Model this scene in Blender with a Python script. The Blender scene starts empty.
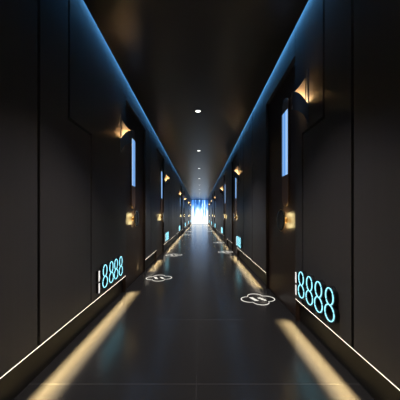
import bpy, bmesh, math, random
from mathutils import Vector, Matrix
random.seed(7)
sc = bpy.context.scene
C = sc.collection
PI = math.pi

# ------------------------------------------------------------------ dimensions (metres)
EYE = 0.93
WL, WR = 0.895, 0.835            # panel faces left / right of the camera axis
W = {-1: WL, 1: WR}
ZLED = 0.199                     # underside of the wall panels
ZC = 2.50                        # ceiling
ZV = 2.62                        # top of the light cove
GAP = 0.04
YB, YE = -2.6, 24.5              # back wall, end wall
PT = 0.045                       # panel thickness
DR = 0.035                       # door recess
ZD = 2.33                        # door head
XC = (WR - WL) / 2

# ------------------------------------------------------------------ materials
def new_mat(name):
    m = bpy.data.materials.new(name); m.use_nodes = True
    nt = m.node_tree; nt.nodes.clear()
    out = nt.nodes.new('ShaderNodeOutputMaterial')
    return m, nt, out

def pbr(name, col, rough, metal=0.0, noise=None, spec=0.5, bump=None, coat=0.0):
    """noise = (scale xyz, amount) varies the base colour; bump = (scale xyz, strength)"""
    m, nt, out = new_mat(name)
    b = nt.nodes.new('ShaderNodeBsdfPrincipled')
    b.inputs['Base Color'].default_value = (*col, 1)
    b.inputs['Roughness'].default_value = rough
    b.inputs['Metallic'].default_value = metal
    b.inputs['Specular IOR Level'].default_value = spec
    b.inputs['Coat Weight'].default_value = coat
    b.inputs['Coat Roughness'].default_value = 0.1
    nt.links.new(b.outputs[0], out.inputs[0])
    if noise or bump:
        tc = nt.nodes.new('ShaderNodeTexCoord')
    if noise:
        mp = nt.nodes.new('ShaderNodeMapping'); mp.inputs['Scale'].default_value = noise[0]
        n = nt.nodes.new('ShaderNodeTexNoise'); n.inputs['Scale'].default_value = 1.0; n.inputs['Detail'].default_value = 5
        r = nt.nodes.new('ShaderNodeMapRange')
        r.inputs['To Min'].default_value = 1 - noise[1]; r.inputs['To Max'].default_value = 1 + noise[1]
        mx = nt.nodes.new('ShaderNodeMix'); mx.data_type = 'RGBA'; mx.blend_type = 'MULTIPLY'
        mx.inputs['Factor'].default_value = 1
        mx.inputs['A'].default_value = (*col, 1)
        nt.links.new(tc.outputs['Object'], mp.inputs[0]); nt.links.new(mp.outputs[0], n.inputs['Vector'])
        nt.links.new(n.outputs['Fac'], r.inputs['Value']); nt.links.new(r.outputs[0], mx.inputs['B'])
        nt.links.new(mx.outputs['Result'], b.inputs['Base Color'])
    if bump:
        mp2 = nt.nodes.new('ShaderNodeMapping'); mp2.inputs['Scale'].default_value = bump[0]
        n2 = nt.nodes.new('ShaderNodeTexNoise'); n2.inputs['Scale'].default_value = 1.0; n2.inputs['Detail'].default_value = 3
        bp = nt.nodes.new('ShaderNodeBump'); bp.inputs['Strength'].default_value = bump[1]; bp.inputs['Distance'].default_value = 0.002
        nt.links.new(tc.outputs['Object'], mp2.inputs[0]); nt.links.new(mp2.outputs[0], n2.inputs['Vector'])
        nt.links.new(n2.outputs['Fac'], bp.inputs['Height']); nt.links.new(bp.outputs[0], b.inputs['Normal'])
    return m

def emit(name, col, strength):
    m, nt, out = new_mat(name)
    e = nt.nodes.new('ShaderNodeEmission')
    e.inputs['Color'].default_value = (*col, 1); e.inputs['Strength'].default_value = strength
    nt.links.new(e.outputs[0], out.inputs[0])
    return m

M = {}
M['panel'] = pbr('charcoal_panel', (0.067, 0.060, 0.059), 0.42, noise=((3, 30, 1.2), 0.12), bump=((60, 60, 2), 0.04))
M['plinth'] = pbr('black_plinth', (0.006, 0.0055, 0.005), 0.45)
M['wallback'] = pbr('black_backing', (0.01, 0.01, 0.01), 0.6)
M['ceil'] = pbr('black_ceiling', (0.010, 0.0085, 0.0085), 0.33, spec=0.8, noise=((2, 2, 2), 0.1))
M['cove'] = pbr('cove_black', (0.02, 0.02, 0.022), 0.7)
M['door'] = pbr('dark_walnut', (0.042, 0.024, 0.016), 0.36, noise=((14, 40, 1.2), 0.3), bump=((30, 90, 2), 0.04))
M['brown'] = pbr('bronze_brown', (0.24, 0.14, 0.09), 0.32, metal=0.2, noise=((20, 60, 2), 0.2))
M['bronze'] = pbr('bronze_trim', (0.24, 0.18, 0.11), 0.3, metal=1.0)
M['brass'] = pbr('brass', (0.75, 0.52, 0.24), 0.28, metal=1.0)
M['disc'] = pbr('dark_bronze_disc', (0.07, 0.05, 0.035), 0.25, metal=0.9)
M['steel'] = pbr('blued_steel', (0.11, 0.12, 0.135), 0.36, metal=0.3)
M['lining'] = pbr('pale_gold_lining', (0.72, 0.60, 0.44), 0.45)
M['trim'] = pbr('white_trim', (0.55, 0.55, 0.55), 0.4)
M['mark'] = pbr('silver_mark', (0.45, 0.5, 0.55), 0.35)
M['led'] = emit('warm_led', (1.0, 0.88, 0.72), 3.2)
M['cove_led'] = emit('blue_led', (0.12, 0.46, 0.98), 7.0)
M['bulb'] = emit('sconce_bulb', (1.0, 0.78, 0.48), 14.0)
M['halo'] = emit('handle_halo', (1.0, 0.79, 0.36), 20.0)
M['cyan'] = emit('cyan_tube', (0.30, 0.80, 0.95), 1.7)
M['white_sign'] = emit('white_sign', (1.0, 0.97, 0.92), 1.0)
M['projected_glow'] = emit('projected_glow', (1.0, 0.95, 0.86), 0.95)  # projected light of the floor emblems, given to their shapes as emission
M['downlight'] = emit('downlight_lens', (1.0, 0.96, 0.9), 3.0)

def floor_mat():
    m, nt, out = new_mat('dark_polished_tile')
    b = nt.nodes.new('ShaderNodeBsdfPrincipled')
    b.inputs['Roughness'].default_value = 0.23
    b.inputs['IOR'].default_value = 1.85
    tc = nt.nodes.new('ShaderNodeTexCoord')
    sep = nt.nodes.new('ShaderNodeSeparateXYZ'); nt.links.new(tc.outputs['Object'], sep.inputs[0])
    def joint(sock, off):
        a = nt.nodes.new('ShaderNodeMath'); a.operation = 'ADD'; a.inputs[1].default_value = off + 80
        nt.links.new(sock, a.inputs[0])
        mo = nt.nodes.new('ShaderNodeMath'); mo.operation = 'MODULO'; mo.inputs[1].default_value = 0.8
        nt.links.new(a.outputs[0], mo.inputs[0])
        lt = nt.nodes.new('ShaderNodeMath'); lt.operation = 'LESS_THAN'; lt.inputs[1].default_value = 0.004
        nt.links.new(mo.outputs[0], lt.inputs[0])
        return lt
    jx = joint(sep.outputs['X'], 0.022)
    jy = joint(sep.outputs['Y'], -1.302)
    mx = nt.nodes.new('ShaderNodeMath'); mx.operation = 'MAXIMUM'
    jf = nt.nodes.new('ShaderNodeMath'); jf.operation = 'MULTIPLY'; jf.inputs[1].default_value = 0.45
    nt.links.new(jx.outputs[0], jf.inputs[0]); nt.links.new(jf.outputs[0], mx.inputs[0]); nt.links.new(jy.outputs[0], mx.inputs[1])
    n = nt.nodes.new('ShaderNodeTexNoise'); n.inputs['Scale'].default_value = 5; n.inputs['Detail'].default_value = 6
    nt.links.new(tc.outputs['Object'], n.inputs['Vector'])
    ramp = nt.nodes.new('ShaderNodeValToRGB')
    ramp.color_ramp.elements[0].color = (0.024, 0.022, 0.022, 1)
    ramp.color_ramp.elements[1].color = (0.031, 0.029, 0.0285, 1)
    nt.links.new(n.outputs['Fac'], ramp.inputs[0])
    mix = nt.nodes.new('ShaderNodeMix'); mix.data_type = 'RGBA'
    mix.inputs['B'].default_value = (0.075, 0.072, 0.072, 1)
    nt.links.new(mx.outputs[0], mix.inputs['Factor']); nt.links.new(ramp.outputs[0], mix.inputs['A'])
    nt.links.new(mix.outputs['Result'], b.inputs['Base Color'])
    nt.links.new(b.outputs[0], out.inputs[0])
    return m
M['floor'] = floor_mat()

def screen_mat():
    """backlit end wall: icy streaks of blue hanging over white"""
    m, nt, out = new_mat('icy_light_wall')
    tc = nt.nodes.new('ShaderNodeTexCoord')
    sep = nt.nodes.new('ShaderNodeSeparateXYZ'); nt.links.new(tc.outputs['Object'], sep.inputs[0])
    mp = nt.nodes.new('ShaderNodeMapping'); mp.inputs['Scale'].default_value = (5.2, 1, 0.55)
    nt.links.new(tc.outputs['Object'], mp.inputs[0])
    n = nt.nodes.new('ShaderNodeTexNoise'); n.inputs['Scale'].default_value = 1.0; n.inputs['Detail'].default_value = 4
    nt.links.new(mp.outputs[0], n.inputs['Vector'])
    h = nt.nodes.new('ShaderNodeMapRange')
    h.inputs['From Min'].default_value = 0.5; h.inputs['From Max'].default_value = 2.3
    h.inputs['To Min'].default_value = -0.36; h.inputs['To Max'].default_value = 0.30
    nt.links.new(sep.outputs['Z'], h.inputs['Value'])
    a = nt.nodes.new('ShaderNodeMath'); a.operation = 'ADD'
    cm = nt.nodes.new('ShaderNodeMapRange'); cm.clamp = False
    cm.inputs['From Min'].default_value = .3; cm.inputs['From Max'].default_value = .7; cm.inputs['To Min'].default_value = .12; cm.inputs['To Max'].default_value = .88
    nt.links.new(n.outputs['Fac'], cm.inputs['Value'])
    nt.links.new(cm.outputs[0], a.inputs[0]); nt.links.new(h.outputs[0], a.inputs[1])
    ramp = nt.nodes.new('ShaderNodeValToRGB'); cr = ramp.color_ramp
    cr.elements[0].position = 0.30; cr.elements[0].color = (0.90, 0.97, 1.0, 1)
    cr.elements[1].position = 0.80; cr.elements[1].color = (0.02, 0.09, 0.30, 1)
    e1 = cr.elements.new(0.50); e1.color = (0.50, 0.75, 1.0, 1)
    e2 = cr.elements.new(0.64); e2.color = (0.10, 0.30, 0.75, 1)
    nt.links.new(a.outputs[0], ramp.inputs[0])
    e = nt.nodes.new('ShaderNodeEmission'); e.inputs['Strength'].default_value = 1.7
    nt.links.new(ramp.outputs[0], e.inputs['Color']); nt.links.new(e.outputs[0], out.inputs[0])
    return m
M['screen'] = screen_mat()

def glass_mat():
    """lit door slot: blue glass with paler vertical bands"""
    m, nt, out = new_mat('lit_blue_glass')
    tc = nt.nodes.new('ShaderNodeTexCoord')
    sep = nt.nodes.new('ShaderNodeSeparateXYZ'); nt.links.new(tc.outputs['Generated'], sep.inputs[0])
    ramp = nt.nodes.new('ShaderNodeValToRGB'); cr = ramp.color_ramp
    cr.elements[0].position = 0.0; cr.elements[0].color = (0.34, 0.60, 1.0, 1)
    cr.elements[1].position = 1.0; cr.elements[1].color = (0.16, 0.27, 0.46, 1)
    for p_, c_ in ((.30, (0.40, 0.66, 1.0)), (.40, (0.09, 0.32, 0.86)), (.55, (0.10, 0.34, 0.88)), (.64, (0.40, 0.66, 1.0)), (.74, (0.14, 0.38, 0.85))):
        e_ = cr.elements.new(p_); e_.color = (*c_, 1)
    nt.links.new(sep.outputs['Y'], ramp.inputs[0])
    e = nt.nodes.new('ShaderNodeEmission'); e.inputs['Strength'].default_value = 0.92
    nt.links.new(ramp.outputs[0], e.inputs['Color']); nt.links.new(e.outputs[0], out.inputs[0])
    return m
M['glass'] = glass_mat()

# ------------------------------------------------------------------ mesh helpers
def box(bm, p0, p1):
    x0, y0, z0 = [min(a, b) for a, b in zip(p0, p1)]
    x1, y1, z1 = [max(a, b) for a, b in zip(p0, p1)]
    v = [bm.verts.new(p) for p in ((x0,y0,z0),(x1,y0,z0),(x1,y1,z0),(x0,y1,z0),(x0,y0,z1),(x1,y0,z1),(x1,y1,z1),(x0,y1,z1))]
    for f in ((3,2,1,0),(4,5,6,7),(0,1,5,4),(1,2,6,5),(2,3,7,6),(3,0,4,7)):
        bm.faces.new([v[i] for i in f])

def prism(bm, poly, n0, n1, fn):
    """poly in (u, z); extruded from n0 to n1; fn maps (n,u,z) to a point"""
    a = [bm.verts.new(fn(n0, u, z)) for u, z in poly]
    b = [bm.verts.new(fn(n1, u, z)) for u, z in poly]
    bm.faces.new(a); bm.faces.new(b[::-1])
    k = len(poly)
    for i in range(k):
        j = (i + 1) % k
        bm.faces.new((a[i], b[i], b[j], a[j]))

def tube(bm, pts, r, closed=True, seg=8):
    n = len(pts); rings = []
    for i, p in enumerate(pts):
        p = Vector(p)
        if closed: d = Vector(pts[(i + 1) % n]) - Vector(pts[i - 1])
        else: d = Vector(pts[min(i + 1, n - 1)]) - Vector(pts[max(i - 1, 0)])
        d.normalize()
        up = Vector((0, 0, 1)) if abs(d.z) < 0.9 else Vector((0, 1, 0))
        s = d.cross(up).normalized(); t = s.cross(d).normalized()
        rings.append([bm.verts.new(p + (s * math.cos(2*PI*k/seg) + t * math.sin(2*PI*k/seg)) * r) for k in range(seg)])
    for i in range(n if closed else n - 1):
        A, B = rings[i], rings[(i + 1) % n]
        if closed and i == n - 1:                    # align the last ring with the first
            off = min(range(seg), key=lambda o: sum((A[k].co - B[(k + o) % seg].co).length for k in range(seg)))
            B = [B[(k + off) % seg] for k in range(seg)]
        for k in range(seg):
            bm.faces.new((A[k], A[(k+1) % seg], B[(k+1) % seg], B[k]))
    if not closed:
        bm.faces.new(rings[0][::-1]); bm.faces.new(rings[-1])

def lathe(bm, prof, fn, seg=40):
    """prof: list of (radius, n); axis along n; fn maps (n,a,b) to a point"""
    rings = []
    for r, n in prof:
        if r < 1e-6: rings.append([bm.verts.new(fn(n, 0, 0))])
        else: rings.append([bm.verts.new(fn(n, r*math.cos(2*PI*k/seg), r*math.sin(2*PI*k/seg))) for k in range(seg)])
    for A, B in zip(rings, rings[1:]):
        for k in range(seg):
            k2 = (k + 1) % seg
            if len(A) == 1 and len(B) == 1: continue
            if len(A) == 1: bm.faces.new((A[0], B[k], B[k2]))
            elif len(B) == 1: bm.faces.new((A[k], A[k2], B[0]))
            else: bm.faces.new((A[k], A[k2], B[k2], B[k]))

def obj(name, bm, mat, parent=None, loc=(0, 0, 0), smooth=False, bevel=0):
    bmesh.ops.recalc_face_normals(bm, faces=bm.faces)
    me = bpy.data.meshes.new(name); bm.to_mesh(me); bm.free()
    me.materials.append(M[mat])
    if smooth:
        for p in me.polygons: p.use_smooth = True
    o = bpy.data.objects.new(name, me); C.objects.link(o)
    o.location = loc
    if parent: o.parent = parent
    if bevel:
        md = o.modifiers.new('bevel', 'BEVEL'); md.width = bevel; md.segments = 2; md.limit_method = 'ANGLE'
    return o

def tag(o, label=None, cat=None, group=None, kind=None):
    if label: o['label'] = label
    if cat: o['category'] = cat
    if group: o['group'] = group
    if kind: o['kind'] = kind
    return o

def thing(name, loc, label, cat, group=None, kind=None):
    o = bpy.data.objects.new(name, None); C.objects.link(o); o.location = loc
    o.empty_display_size = 0.1
    return tag(o, label, cat, group, kind)

SIDE = {-1: 'left', 1: 'right'}
ORD = ['first', 'second', 'third', 'fourth', 'fifth', 'sixth', 'seventh', 'eighth', 'ninth', 'tenth', 'eleventh', 'twelfth']

# ------------------------------------------------------------------ doors: (start, end, mirrored)
DOORS = {
    -1: [(2.87, 3.90, False), (4.91, 5.89, True), (10.57, 11.57, False), (12.61, 13.60, True), (18.27, 19.27, False), (20.31, 21.30, True)],
     1: [(2.08, 3.00, False), (5.35, 6.25, False), (7.45, 8.40, True), (13.05, 13.97, False), (15.15, 16.10, True), (20.75, 21.65, False)],
}
STEP = 1.59
STRIP_W, STRIP_SPREAD, STRIP_TILT = 8.5, 40, 27

# ------------------------------------------------------------------ setting
bm = bmesh.new(); box(bm, (-WL - 0.3, YB - 0.1, -0.1), (WR + 0.3, YE + 0.3, 0)); tag(obj('floor', bm, 'floor'), 'dark polished tile floor with thin pale joints running down the corridor', 'floor', kind='structure')
bm = bmesh.new()
box(bm, (-WL + GAP, YB, ZC), (WR - GAP, YE, ZC + 0.05))
ceil = obj('ceiling', bm, 'ceil', bevel=0.003); tag(ceil, 'low black ceiling panel between two blue light coves', 'ceiling', kind='structure')
bm = bmesh.new(); box(bm, (-WL - 0.3, YB - 0.1, ZV), (WR + 0.3, YE + 0.3, ZV + 0.1))
obj('ceiling_soffit', bm, 'cove', ceil)
bm = bmesh.new(); box(bm, (-WL - 0.3, YB - 0.15, 0), (WR + 0.3, YB, ZV)); tag(obj('wall_back', bm, 'panel'), 'dark wall closing the corridor behind the camera', 'wall', kind='structure')
bm = bmesh.new(); box(bm, (-WL - 0.3, YE + 0.06, 0), (WR + 0.3, YE + 0.2, ZV)); tag(obj('wall_end', bm, 'wallback'), 'dark wall at the far end behind the bright blue light panel', 'wall', kind='structure')

def frame(s, u0=0.0):
    def fn(n, u, z): return (s * (W[s] - n), u0 + u, z)
    return fn

G = 0.011   # half groove
door_no = 0
for s in (-1, 1):
    F = frame(s)
    side = SIDE[s]
    bm = bmesh.new(); box(bm, F(-PT - 0.04, YB, 0), F(-PT - 0.24, YE + 0.06, ZV))
    wall = obj('wall_' + side, bm, 'wallback'); tag(wall, side + ' corridor wall clad in charcoal panels with narrow grooves', 'wall', kind='structure')
    # sections of cladding between the doors
    secs = []; y = YB
    for a, b, mir in DOORS[s]:
        secs.append((y, a)); y = b
    secs.append((y, YE))
    for i, (ya, yb) in enumerate(secs):
        # cuts: (y_low, y_high); stepped when they differ
        cuts = []
        prev = DOORS[s][i - 1] if i > 0 else None
        nxt = DOORS[s][i] if i < len(DOORS[s]) else None
        offs = ((0.15, 0.48), (0.78, 0.78)) if s == 1 else ((0.92, 1.25), (1.553, 1.553))
        if yb - ya < 1.6:
            m_ = ya + (yb - ya) * 0.42; cuts.append((m_, m_))
        else:
            lo, hi = ya, yb
            if nxt and not nxt[2]:
                for l, h in offs:
                    cuts.append((yb - l, yb - h)); hi = yb - h
            if prev and prev[2]:
                for l, h in offs:
                    cuts.append((ya + l, ya + h)); lo = ya + h
            k = hi - 0.78
            while k > lo + 0.3:
                cuts.append((k, k)); k -= 0.62 if (int(k * 7) % 2) else 0.80
        cuts.sort()
        edges = [(ya, ya)] + cuts + [(yb, yb)]
        for j in range(len(edges) - 1):
            (al, ah), (bl, bh) = edges[j], edges[j + 1]
            g0 = 0 if j == 0 else G
            g1 = 0 if j == len(edges) - 2 else G
            al += g0; ah += g0; bl -= g1; bh -= g1
            zt = ZV - 0.002
            poly = [(al, ZLED + .003), (bl, ZLED + .003)]
            def stp(l, h, g):       # a step keeps its groove open on the horizontal run too
                return STEP + (G if g > 0 else -G) if h < l else STEP - (G if g > 0 else -G)
            if abs(bl - bh) > 1e-6:
                zz = STEP - G if bh < bl else STEP + G
                poly += [(bl, zz), (bh, zz)]
            poly += [(bh, zt), (ah, zt)]
            if abs(al - ah) > 1e-6:
                zz = STEP + G if ah < al else STEP - G
                poly += [(ah, zz), (al, zz)]
            bm = bmesh.new(); prism(bm, poly, 0, -PT, F)
            obj('wall_panel', bm, 'panel', wall, bevel=0.003)
        for (l, h) in cuts:
            bm = bmesh.new(); e = .004; zt = ZC
            if l == h: poly = [(l - e, ZLED + .02), (l + e, ZLED + .02), (l + e, zt), (l - e, zt)]
            elif h < l: poly = [(l - e, ZLED + .02), (l + e, ZLED + .02), (l + e, STEP + e), (h + e, STEP + e), (h + e, zt), (h - e, zt), (h - e, STEP - e), (l - e, STEP - e)]
            else: poly = [(l - e, ZLED + .02), (l + e, ZLED + .02), (l + e, STEP - e), (h + e, STEP - e), (h + e, zt), (h - e, zt), (h - e, STEP + e), (l - e, STEP + e)]
            prism(bm, poly, -.039, -PT - .04, F)
            obj('groove_inlay', bm, 'bronze', wall)
        bb = bmesh.new(); box(bb, F(-PT, ya, 0), F(-PT - 0.04, yb, ZLED))
        tag(obj('baseboard_' + side, bb, 'plinth'), 'recessed black baseboard under the %s wall panels' % side, 'baseboard', kind='structure')
        # linear light under this run of panels
        if i == 0: where = 'before its first door'
        elif i == len(secs) - 1: where = 'past its %s door' % ORD[i - 1]
        else: where = 'between its %s and %s doors' % (ORD[i - 1], ORD[i])
        t = thing('light_strip', F(0, (ya + yb) / 2, 0), 'warm light strip along the foot of the %s wall %s' % (side, where), 'light strip', 'warm light strips under the wall panels')
        cx, cy, cz = t.location
        bm = bmesh.new(); p = F(-0.001, ya + 0.005, ZLED - 0.0038); q = F(-0.014, yb - 0.005, ZLED - 0.0005)
        box(bm, (p[0]-cx, p[1]-cy, p[2]), (q[0]-cx, q[1]-cy, q[2])); obj('diffuser', bm, 'led', t)
        bm = bmesh.new(); p = F(-.0004, ya + .004, ZLED); q = F(-PT + .001, yb - .004, ZLED + .0028)
        box(bm, (p[0]-cx, p[1]-cy, p[2]), (q[0]-cx, q[1]-cy, q[2])); obj('groove_light_shield', bm, 'plinth', t)  # unseen cover added to keep strip light out of the grooves
        li = bpy.data.lights.new('strip_beam', 'AREA'); li.shape = 'RECTANGLE'; li.size = (yb - ya) - .02; li.size_y = .010
        li.energy = STRIP_W * li.size; li.color = (1, .77, .37); li.spread = math.radians(STRIP_SPREAD)
        lo = bpy.data.objects.new('strip_beam', li); C.objects.link(lo); lo.parent = t
        p = F(-.0075, 0, 0); lo.location = (p[0] - cx, 0, ZLED - .0056)
        # beam leans out from the wall; long side along the corridor
        d = Vector((-s * math.sin(math.radians(STRIP_TILT)), 0, -math.cos(math.radians(STRIP_TILT))))
        zx = -d; xx = Vector((0, 1, 0)); yx = zx.cross(xx)
        lo.rotation_euler = Matrix((xx, yx, zx)).transposed().to_euler()
        bm = bmesh.new(); p = F(-0.0145, ya + 0.004, ZLED - 0.028); q = F(-0.019, yb - 0.004, ZLED)
        box(bm, (p[0]-cx, p[1]-cy, p[2]), (q[0]-cx, q[1]-cy, q[2])); obj('channel', bm, 'plinth', t)  # lip hanging behind the strip, added to block its light from the baseboard

    # blue cove light over the whole wall
    t = thing('cove_light', F(0, (YB + YE) / 2, ZC), 'long blue light strip hidden in the ceiling gap above the %s wall' % side, 'light strip')
    cx, cy, cz = t.location
    bm = bmesh.new(); p = F(0.012, YB + 0.05, ZV - 0.010); q = F(0.040, YE - 0.05, ZV - 0.003)
    box(bm, (p[0]-cx, p[1]-cy, p[2]-cz), (q[0]-cx, q[1]-cy, q[2]-cz)); obj('diffuser', bm, 'cove_led', t)
    bm = bmesh.new(); p = F(0.008, YB + 0.04, ZV - 0.003); q = F(0.044, YE - 0.04, ZV)
    box(bm, (p[0]-cx, p[1]-cy, p[2]-cz), (q[0]-cx, q[1]-cy, q[2]-cz)); obj('channel', bm, 'plinth', t)

    # ------------------------------------------------------------- doors and what belongs beside them
    for i, (a, b, mir) in enumerate(DOORS[s]):
        door_no += 1
        mid = (a + b) / 2
        who = '%s door on the %s' % (ORD[i], side)
        D = thing('door_%d' % door_no, F(-DR, mid, 0), 'dark brown door with lit blue slot and round pull, %s' % who, 'door', kind='structure')
        dx, dy, dz = D.location
        def L(n, u, z, s=s, dx=dx, dy=dy): x, y, z = frame(s)(n, u, z); return (x - dx, y - dy, z)
        bm = bmesh.new(); prism(bm, [(a + .006, 0.004), (b - .006, 0.004), (b - .006, ZD - .006), (a + .006, ZD - .006)], -DR, -PT - .035, L); obj('door_leaf', bm, 'door', D, bevel=0.002)
        bm = bmesh.new(); prism(bm, [(a, ZD), (b, ZD), (b, ZV - .002), (a, ZV - .002)], 0, -PT - .038, L); obj('header_panel', bm, 'panel', D, bevel=0.003)
        # bronze-brown jamb lining on the reveals
        for p_, q_ in ((a + .0005, a + .0055), (b - .0055, b - .0005)):
            bm = bmesh.new(); box(bm, L(-0.004, p_, 0), L(-PT - .03, q_, ZD)); obj('door_jamb', bm, 'door', D)
        ax = (b - (.31 if s == 1 else .21)) if mir else (a + (.31 if s == 1 else .40))
        # capsule plate with the lit slot
        hw = 0.088
        def capsule(z0, z1, r):
            top = [(ax + r*math.cos(t), z1 - r + r*math.sin(t)) for t in [PI*k/14 for k in range(15)]]
            bot = [(ax + r*math.cos(t), z0 + r + r*math.sin(t)) for t in [PI + PI*k/14 for k in range(15)]]
            return top + bot
        bm = bmesh.new(); prism(bm, capsule(1.015, 2.10, hw), -DR + .014, -DR, L); plate = obj('slot_plate', bm, 'brown', D, bevel=0.003)
        bm = bmesh.new()
        prism(bm, [(ax - hw + .012, 1.33), (ax + hw - .012, 1.33), (ax + hw - .012, 1.965), (ax - hw + .012, 1.965)], -DR + .017, -DR + .006, L)
        tag(obj('glass', bm, 'glass', plate), 'lit blue glass slot')
        # round pull
        HZ = 0.876
        def H(n, p, q): return L(-DR + n, ax + p, HZ + q)
        bm = bmesh.new(); lathe(bm, [(0, .046), (.102, .046), (.107, .049), (.107, .056), (.103, .060), (.094, .061), (0, .059)], H, 48); h = obj('door_handle', bm, 'disc', D, smooth=False, bevel=0)
        bm = bmesh.new(); ring = [H(.0535, 1.075e-1*math.cos(2*PI*k/48), 1.075e-1*math.sin(2*PI*k/48)) for k in range(48)]; tube(bm, ring, .0045, True, 6); tag(obj('rim', bm, 'brass', h, smooth=True), 'thin brass rim')
        bm = bmesh.new(); lathe(bm, [(0, 0), (.030, 0), (.030, .008), (.022, .012), (.022, .046), (0, .046)], H, 24); obj('stem', bm, 'brass', h)
        bm = bmesh.new(); lathe(bm, [(.058, .0458), (.058, .042), (.076, .042), (.076, .0458)], H, 40); tag(obj('halo_light', bm, 'halo', h), 'warm glowing ring behind the pull')

        # sconce
        us = (b + 0.22) if mir else (a - (0.25 if s == 1 else 0.20))
        S = thing('wall_sconce', F(0, us, 1.64), 'curled blue-black metal wall lamp glowing warm beside the %s' % who, 'wall lamp', 'curled wall lamps beside the doors')
        sx, sy, sz = S.location
        def P(n, u, z, s=s, sx=sx, sy=sy, us=us): x, y, z2 = frame(s)(n, us + u, z); return (x - sx, y - sy, z2 - 1.64)
        bm = bmesh.new(); prism(bm, [(-.010, 1.640), (.010, 1.640), (.010, 2.055), (-.010, 2.055)], .009, 0, P); obj('back_plate', bm, 'steel', S, bevel=.002)
        NS = 30
        def edge(th, r):
            sn = math.sin(th); t = 1 - sn
            n = .004 + .120 * sn * r; u = .0185 - .0265 * r * math.cos(th)
            if th <= PI/2: zt = 1.885 - .105 * t**2.2; zb = 1.742 - .105 * t**2.6
            else: zt = 1.885 + .130 * t**1.5; zb = 1.745 + .065 * min(1, -1.4 * math.cos(th))
            return n, u, zb, zt
        def ribbon(r0, r1, inset=0):
            bm = bmesh.new(); prevv = None
            for k in range(NS + 1):
                th = PI * k / NS
                q = []
                for r in (r0, r1):
                    n, u, zb, zt = edge(th, r)
                    q += [bm.verts.new(P(n, u, zb + inset)), bm.verts.new(P(n, u, zt - inset))]
                q = [q[0], q[1], q[3], q[2]]
                if prevv:
                    for c in range(4): bm.faces.new((prevv[c], prevv[(c+1) % 4], q[(c+1) % 4], q[c]))
                else: bm.faces.new(q)
                prevv = q
            bm.faces.new(prevv[::-1]); return bm
        sh = obj('shade', ribbon(1.0, .975), 'steel', S)
        tag(obj('lining', ribbon(.974, .955, .001), 'lining', sh), 'pale gold inside of the shade')
        bm = bmesh.new(); lathe(bm, [(0, -.016), (.008, -.014), (.0145, -.006), (.0155, .002), (.012, .010), (.006, .015), (0, .016)], lambda n, p, q: P(.056 + p, .016 + q, 1.808 + n), 14); tag(obj('bulb', bm, 'bulb', S, smooth=True), 'small glowing bulb')
        bm = bmesh.new(); box(bm, P(.0, .010, 1.780), P(.062, .022, 1.792)); obj('bulb_holder', bm, 'brass', S)
        # small pointed emblem low on the front of the shade
        bm = bmesh.new()
        def E(th, z): n, u, zb, zt = edge(th, 1.012); return P(n, u, z)
        tube(bm, [E(1.16, 1.752), E(1.205, 1.770), E(1.25, 1.788), E(1.295, 1.770), E(1.34, 1.752), E(1.25, 1.752)], .0026, True, 6)
        tag(obj('emblem', bm, 'mark', sh), 'small pale pointed emblem')
        li = bpy.data.lights.new('sconce_lamp', 'POINT'); li.energy = .9; li.color = (1, .68, .36); li.shadow_soft_size = .014
        lo = bpy.data.objects.new('sconce_lamp', li); C.objects.link(lo); lo.parent = S; lo.location = P(.056, .016, 1.834)

        # room number
        if mir:
            base, sg = b, 1
        else:
            base, sg = a, -1
        if s == 1: dig = [.19, .332, .466, .603]; cap = .082
        else: dig = [.278, .424, .554, .707]; cap = .828
        if mir and s == -1: dig = [.15, .297, .444, .591]; cap = .02
        if mir and s == 1: dig = [.10, .247, .394, .541]; cap = .67
        us0 = base + sg * dig[1]
        N = thing('room_number', F(0, us0, .25), 'glowing cyan room number 8888 on the wall beside the %s' % who, 'room number', 'glowing room numbers')
        nx, ny, nz = N.location
        def Q(n, u, z, s=s, nx=nx, ny=ny): x, y, z2 = frame(s)(n, u, z); return (x - nx, y - ny, z2 - .25)
        for d in dig:
            u0 = base + sg * d
            K = 28; path = []
            for k in range(K):                       # upper loop from the waist, then the lower loop
                t = 2*PI*k/K
                path.append((.043 * math.sin(t), .423 - .052 * math.cos(t)))
            for k in range(K):
                t = 2*PI*k/K
                path.append((-.052 * math.sin(t), .321 + .050 * math.cos(t)))
            bm = bmesh.new(); tube(bm, [Q(.030, u0 + x, z) for x, z in path], .0035, True, 8)
            dg = obj('digit', bm, 'cyan', N, smooth=True)
            bm = bmesh.new(); prevv = None; first = None; KK = len(path)
            for k in range(KK + 1):
                if k == KK: q = first
                else:
                    x, z = path[k]; (xa, za), (xb, zb2) = path[k - 1], path[(k + 1) % KK]
                    tx, tz = xb - xa, zb2 - za; ln = math.hypot(tx, tz); ox, oz = -tz/ln*.011, tx/ln*.011
                    q = [bm.verts.new(Q(-.001, u0+x+ox, z+oz)), bm.verts.new(Q(.027, u0+x+ox, z+oz)), bm.verts.new(Q(.027, u0+x-ox, z-oz)), bm.verts.new(Q(-.001, u0+x-ox, z-oz))]
                if prevv:
                    for c in range(4): bm.faces.new((prevv[c], prevv[(c+1) % 4], q[(c+1) % 4], q[c]))
                if k == 0: first = q
                prevv = q
            tag(obj('backing', bm, 'plinth', dg), 'black body of the digit')
        uc = base + sg * cap
        rr = random.Random(3)
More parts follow.
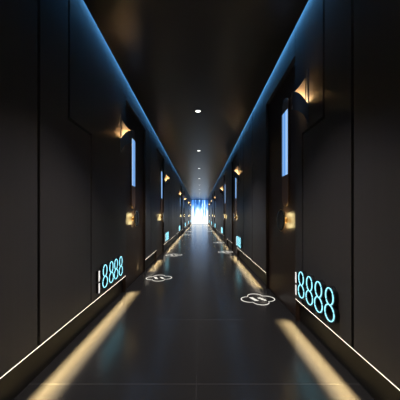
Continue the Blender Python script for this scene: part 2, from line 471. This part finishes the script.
        for z0, z1 in ((.257, .340), (.358, .447)):
            bm = bmesh.new(); poly = [(uc - .006, z0), (uc - .006, z1)]; z = z1
            while z > z0 + .008:
                hgt = min(rr.choice((.009, .012, .015)), z - z0 - .003); wdt = rr.choice((.006, .010, .008))
                poly += [(uc + wdt, z), (uc + wdt, z - hgt + .004), (uc - .001, z - hgt + .004), (uc - .001, z - hgt)]
                z -= hgt
            poly += [(uc - .001, z0)]
            prism(bm, poly, .030, .024, Q)
            cp = obj('caption', bm, 'white_sign', N); tag(cp, 'small white upright lettering')
            bm = bmesh.new(); box(bm, Q(0, uc - .007, z0), Q(.0235, uc + .011, z1)); obj('backing', bm, 'plinth', cp)

        # emblem of light projected before the door, built as glowing flush shapes
        Em_x = s * ((0.64 if s == 1 else 0.605))
        ey = {(-1,0): 3.50, (-1,1): 5.50, (1,0): 2.62, (1,1): 5.95}.get((s, i), mid + .06)
        T = thing('projected_emblem', (Em_x, ey, 0), 'white cloud-shaped emblem projected onto the floor before the %s' % who, 'projected emblem', 'cloud emblems on the floor')
        pts = []
        rad, dist = .088, .098
        K = 120
        for k in range(K):
            t = 2*PI*k/K + .2
            best = 0
            for c in range(4):
                ang = .12 + c*PI/2; dd = dist*(1.05 if c % 2 == 0 else .9)
                # ray against lobe circle
                cth = math.cos(t - ang); disc = rad**2 - (dd*math.sin(t - ang))**2
                if disc >= 0: best = max(best, dd*cth + math.sqrt(disc))
            pts.append((best*math.cos(t), best*math.sin(t)))
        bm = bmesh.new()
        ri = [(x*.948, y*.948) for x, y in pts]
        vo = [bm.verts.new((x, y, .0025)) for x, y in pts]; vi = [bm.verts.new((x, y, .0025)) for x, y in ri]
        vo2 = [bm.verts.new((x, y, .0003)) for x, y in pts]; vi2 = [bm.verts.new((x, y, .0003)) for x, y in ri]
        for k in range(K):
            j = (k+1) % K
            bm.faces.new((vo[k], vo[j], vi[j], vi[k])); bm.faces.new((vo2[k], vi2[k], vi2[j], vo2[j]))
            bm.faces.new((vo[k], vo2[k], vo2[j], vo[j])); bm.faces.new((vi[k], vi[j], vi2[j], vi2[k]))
        obj('outline', bm, 'projected_glow', T)
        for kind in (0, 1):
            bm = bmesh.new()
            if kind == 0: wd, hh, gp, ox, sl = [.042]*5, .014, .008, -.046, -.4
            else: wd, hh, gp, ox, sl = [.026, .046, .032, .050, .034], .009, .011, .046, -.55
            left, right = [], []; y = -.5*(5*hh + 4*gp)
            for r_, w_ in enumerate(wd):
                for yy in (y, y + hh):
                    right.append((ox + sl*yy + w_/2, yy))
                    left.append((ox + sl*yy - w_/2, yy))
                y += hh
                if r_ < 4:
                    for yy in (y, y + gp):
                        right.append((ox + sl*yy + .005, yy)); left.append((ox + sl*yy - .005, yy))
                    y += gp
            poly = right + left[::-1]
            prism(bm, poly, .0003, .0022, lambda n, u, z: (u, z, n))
            obj('mark', bm, 'projected_glow', T)

# ------------------------------------------------------------------ ceiling downlights
for k in range(12):
    y = -0.82 + 2.2 * k
    if y > YE - .5: break
    lab = ('round white downlight in the ceiling behind the camera', 'round white downlight in the ceiling just above the camera')[k] if k < 2 else \
        'small round white ceiling downlight, %s in view counting from the camera end' % ORD[k - 2]
    T = thing('downlight', (XC, y, ZC), lab, 'ceiling light', 'downlights along the ceiling')
    fn = lambda n, p, q: (p, q, n)
    bm = bmesh.new(); lathe(bm, [(.039, .0), (.047, .0), (.047, -.004), (.043, -.006), (.038, -.004), (.038, .0)], fn, 28); obj('trim_ring', bm, 'trim', T, smooth=False)
    bm = bmesh.new(); lathe(bm, [(0, -.0035), (.038, -.003), (.038, -.0002), (0, -.0002)], fn, 28); obj('lens', bm, 'downlight', T)
    li = bpy.data.lights.new('downlight_beam', 'SPOT'); li.energy = 150; li.color = (1, .95, .94); li.spot_size = R = math.radians(84); li.spot_blend = 1.0; li.shadow_soft_size = .03
    lo = bpy.data.objects.new('downlight_beam', li); C.objects.link(lo); lo.parent = T; lo.location = (0, 0, -.02)

# ------------------------------------------------------------------ light wall at the far end
T = thing('light_wall', (XC, YE + .05, 0), 'bright icy blue and white backlit panel filling the far end of the corridor', 'light panel')
bm = bmesh.new(); box(bm, (-.842, -.03, .02), (.842, 0, ZC - .02)); obj('lit_panel', bm, 'screen', T)
for p, q in (((-.862, -.04, 0), (.862, .01, .02)), ((-.862, -.04, ZC - .02), (.862, .01, ZC)), ((-.862, -.04, .02), (-.842, .01, ZC - .02)), ((.842, -.04, .02), (.862, .01, ZC - .02))):
    bm = bmesh.new(); box(bm, p, q); obj('frame_rail', bm, 'plinth', T)

# ------------------------------------------------------------------ world, camera, view
w = bpy.data.worlds.new('World'); sc.world = w; w.use_nodes = True
w.node_tree.nodes['Background'].inputs[0].default_value = (.01, .012, .016, 1)
w.node_tree.nodes['Background'].inputs[1].default_value = .3
cd = bpy.data.cameras.new('camera'); cam = bpy.data.objects.new('camera', cd); C.objects.link(cam)
cam.location = (0, 0, EYE); cam.rotation_euler = (PI/2, 0, 0)
cd.sensor_width = 36; cd.lens = 36 * 237 / 400; cd.shift_y = 15 / 400; cd.clip_start = .02
sc.camera = cam
sc.view_settings.view_transform = 'Standard'; sc.view_settings.look = 'None'
sc.view_settings.exposure = 0.0; sc.view_settings.gamma = 1; sc.view_settings.use_curve_mapping = False
sc.cycles.use_denoising = True
sc.cycles.max_bounces = 8; sc.cycles.diffuse_bounces = 4; sc.cycles.glossy_bounces = 5
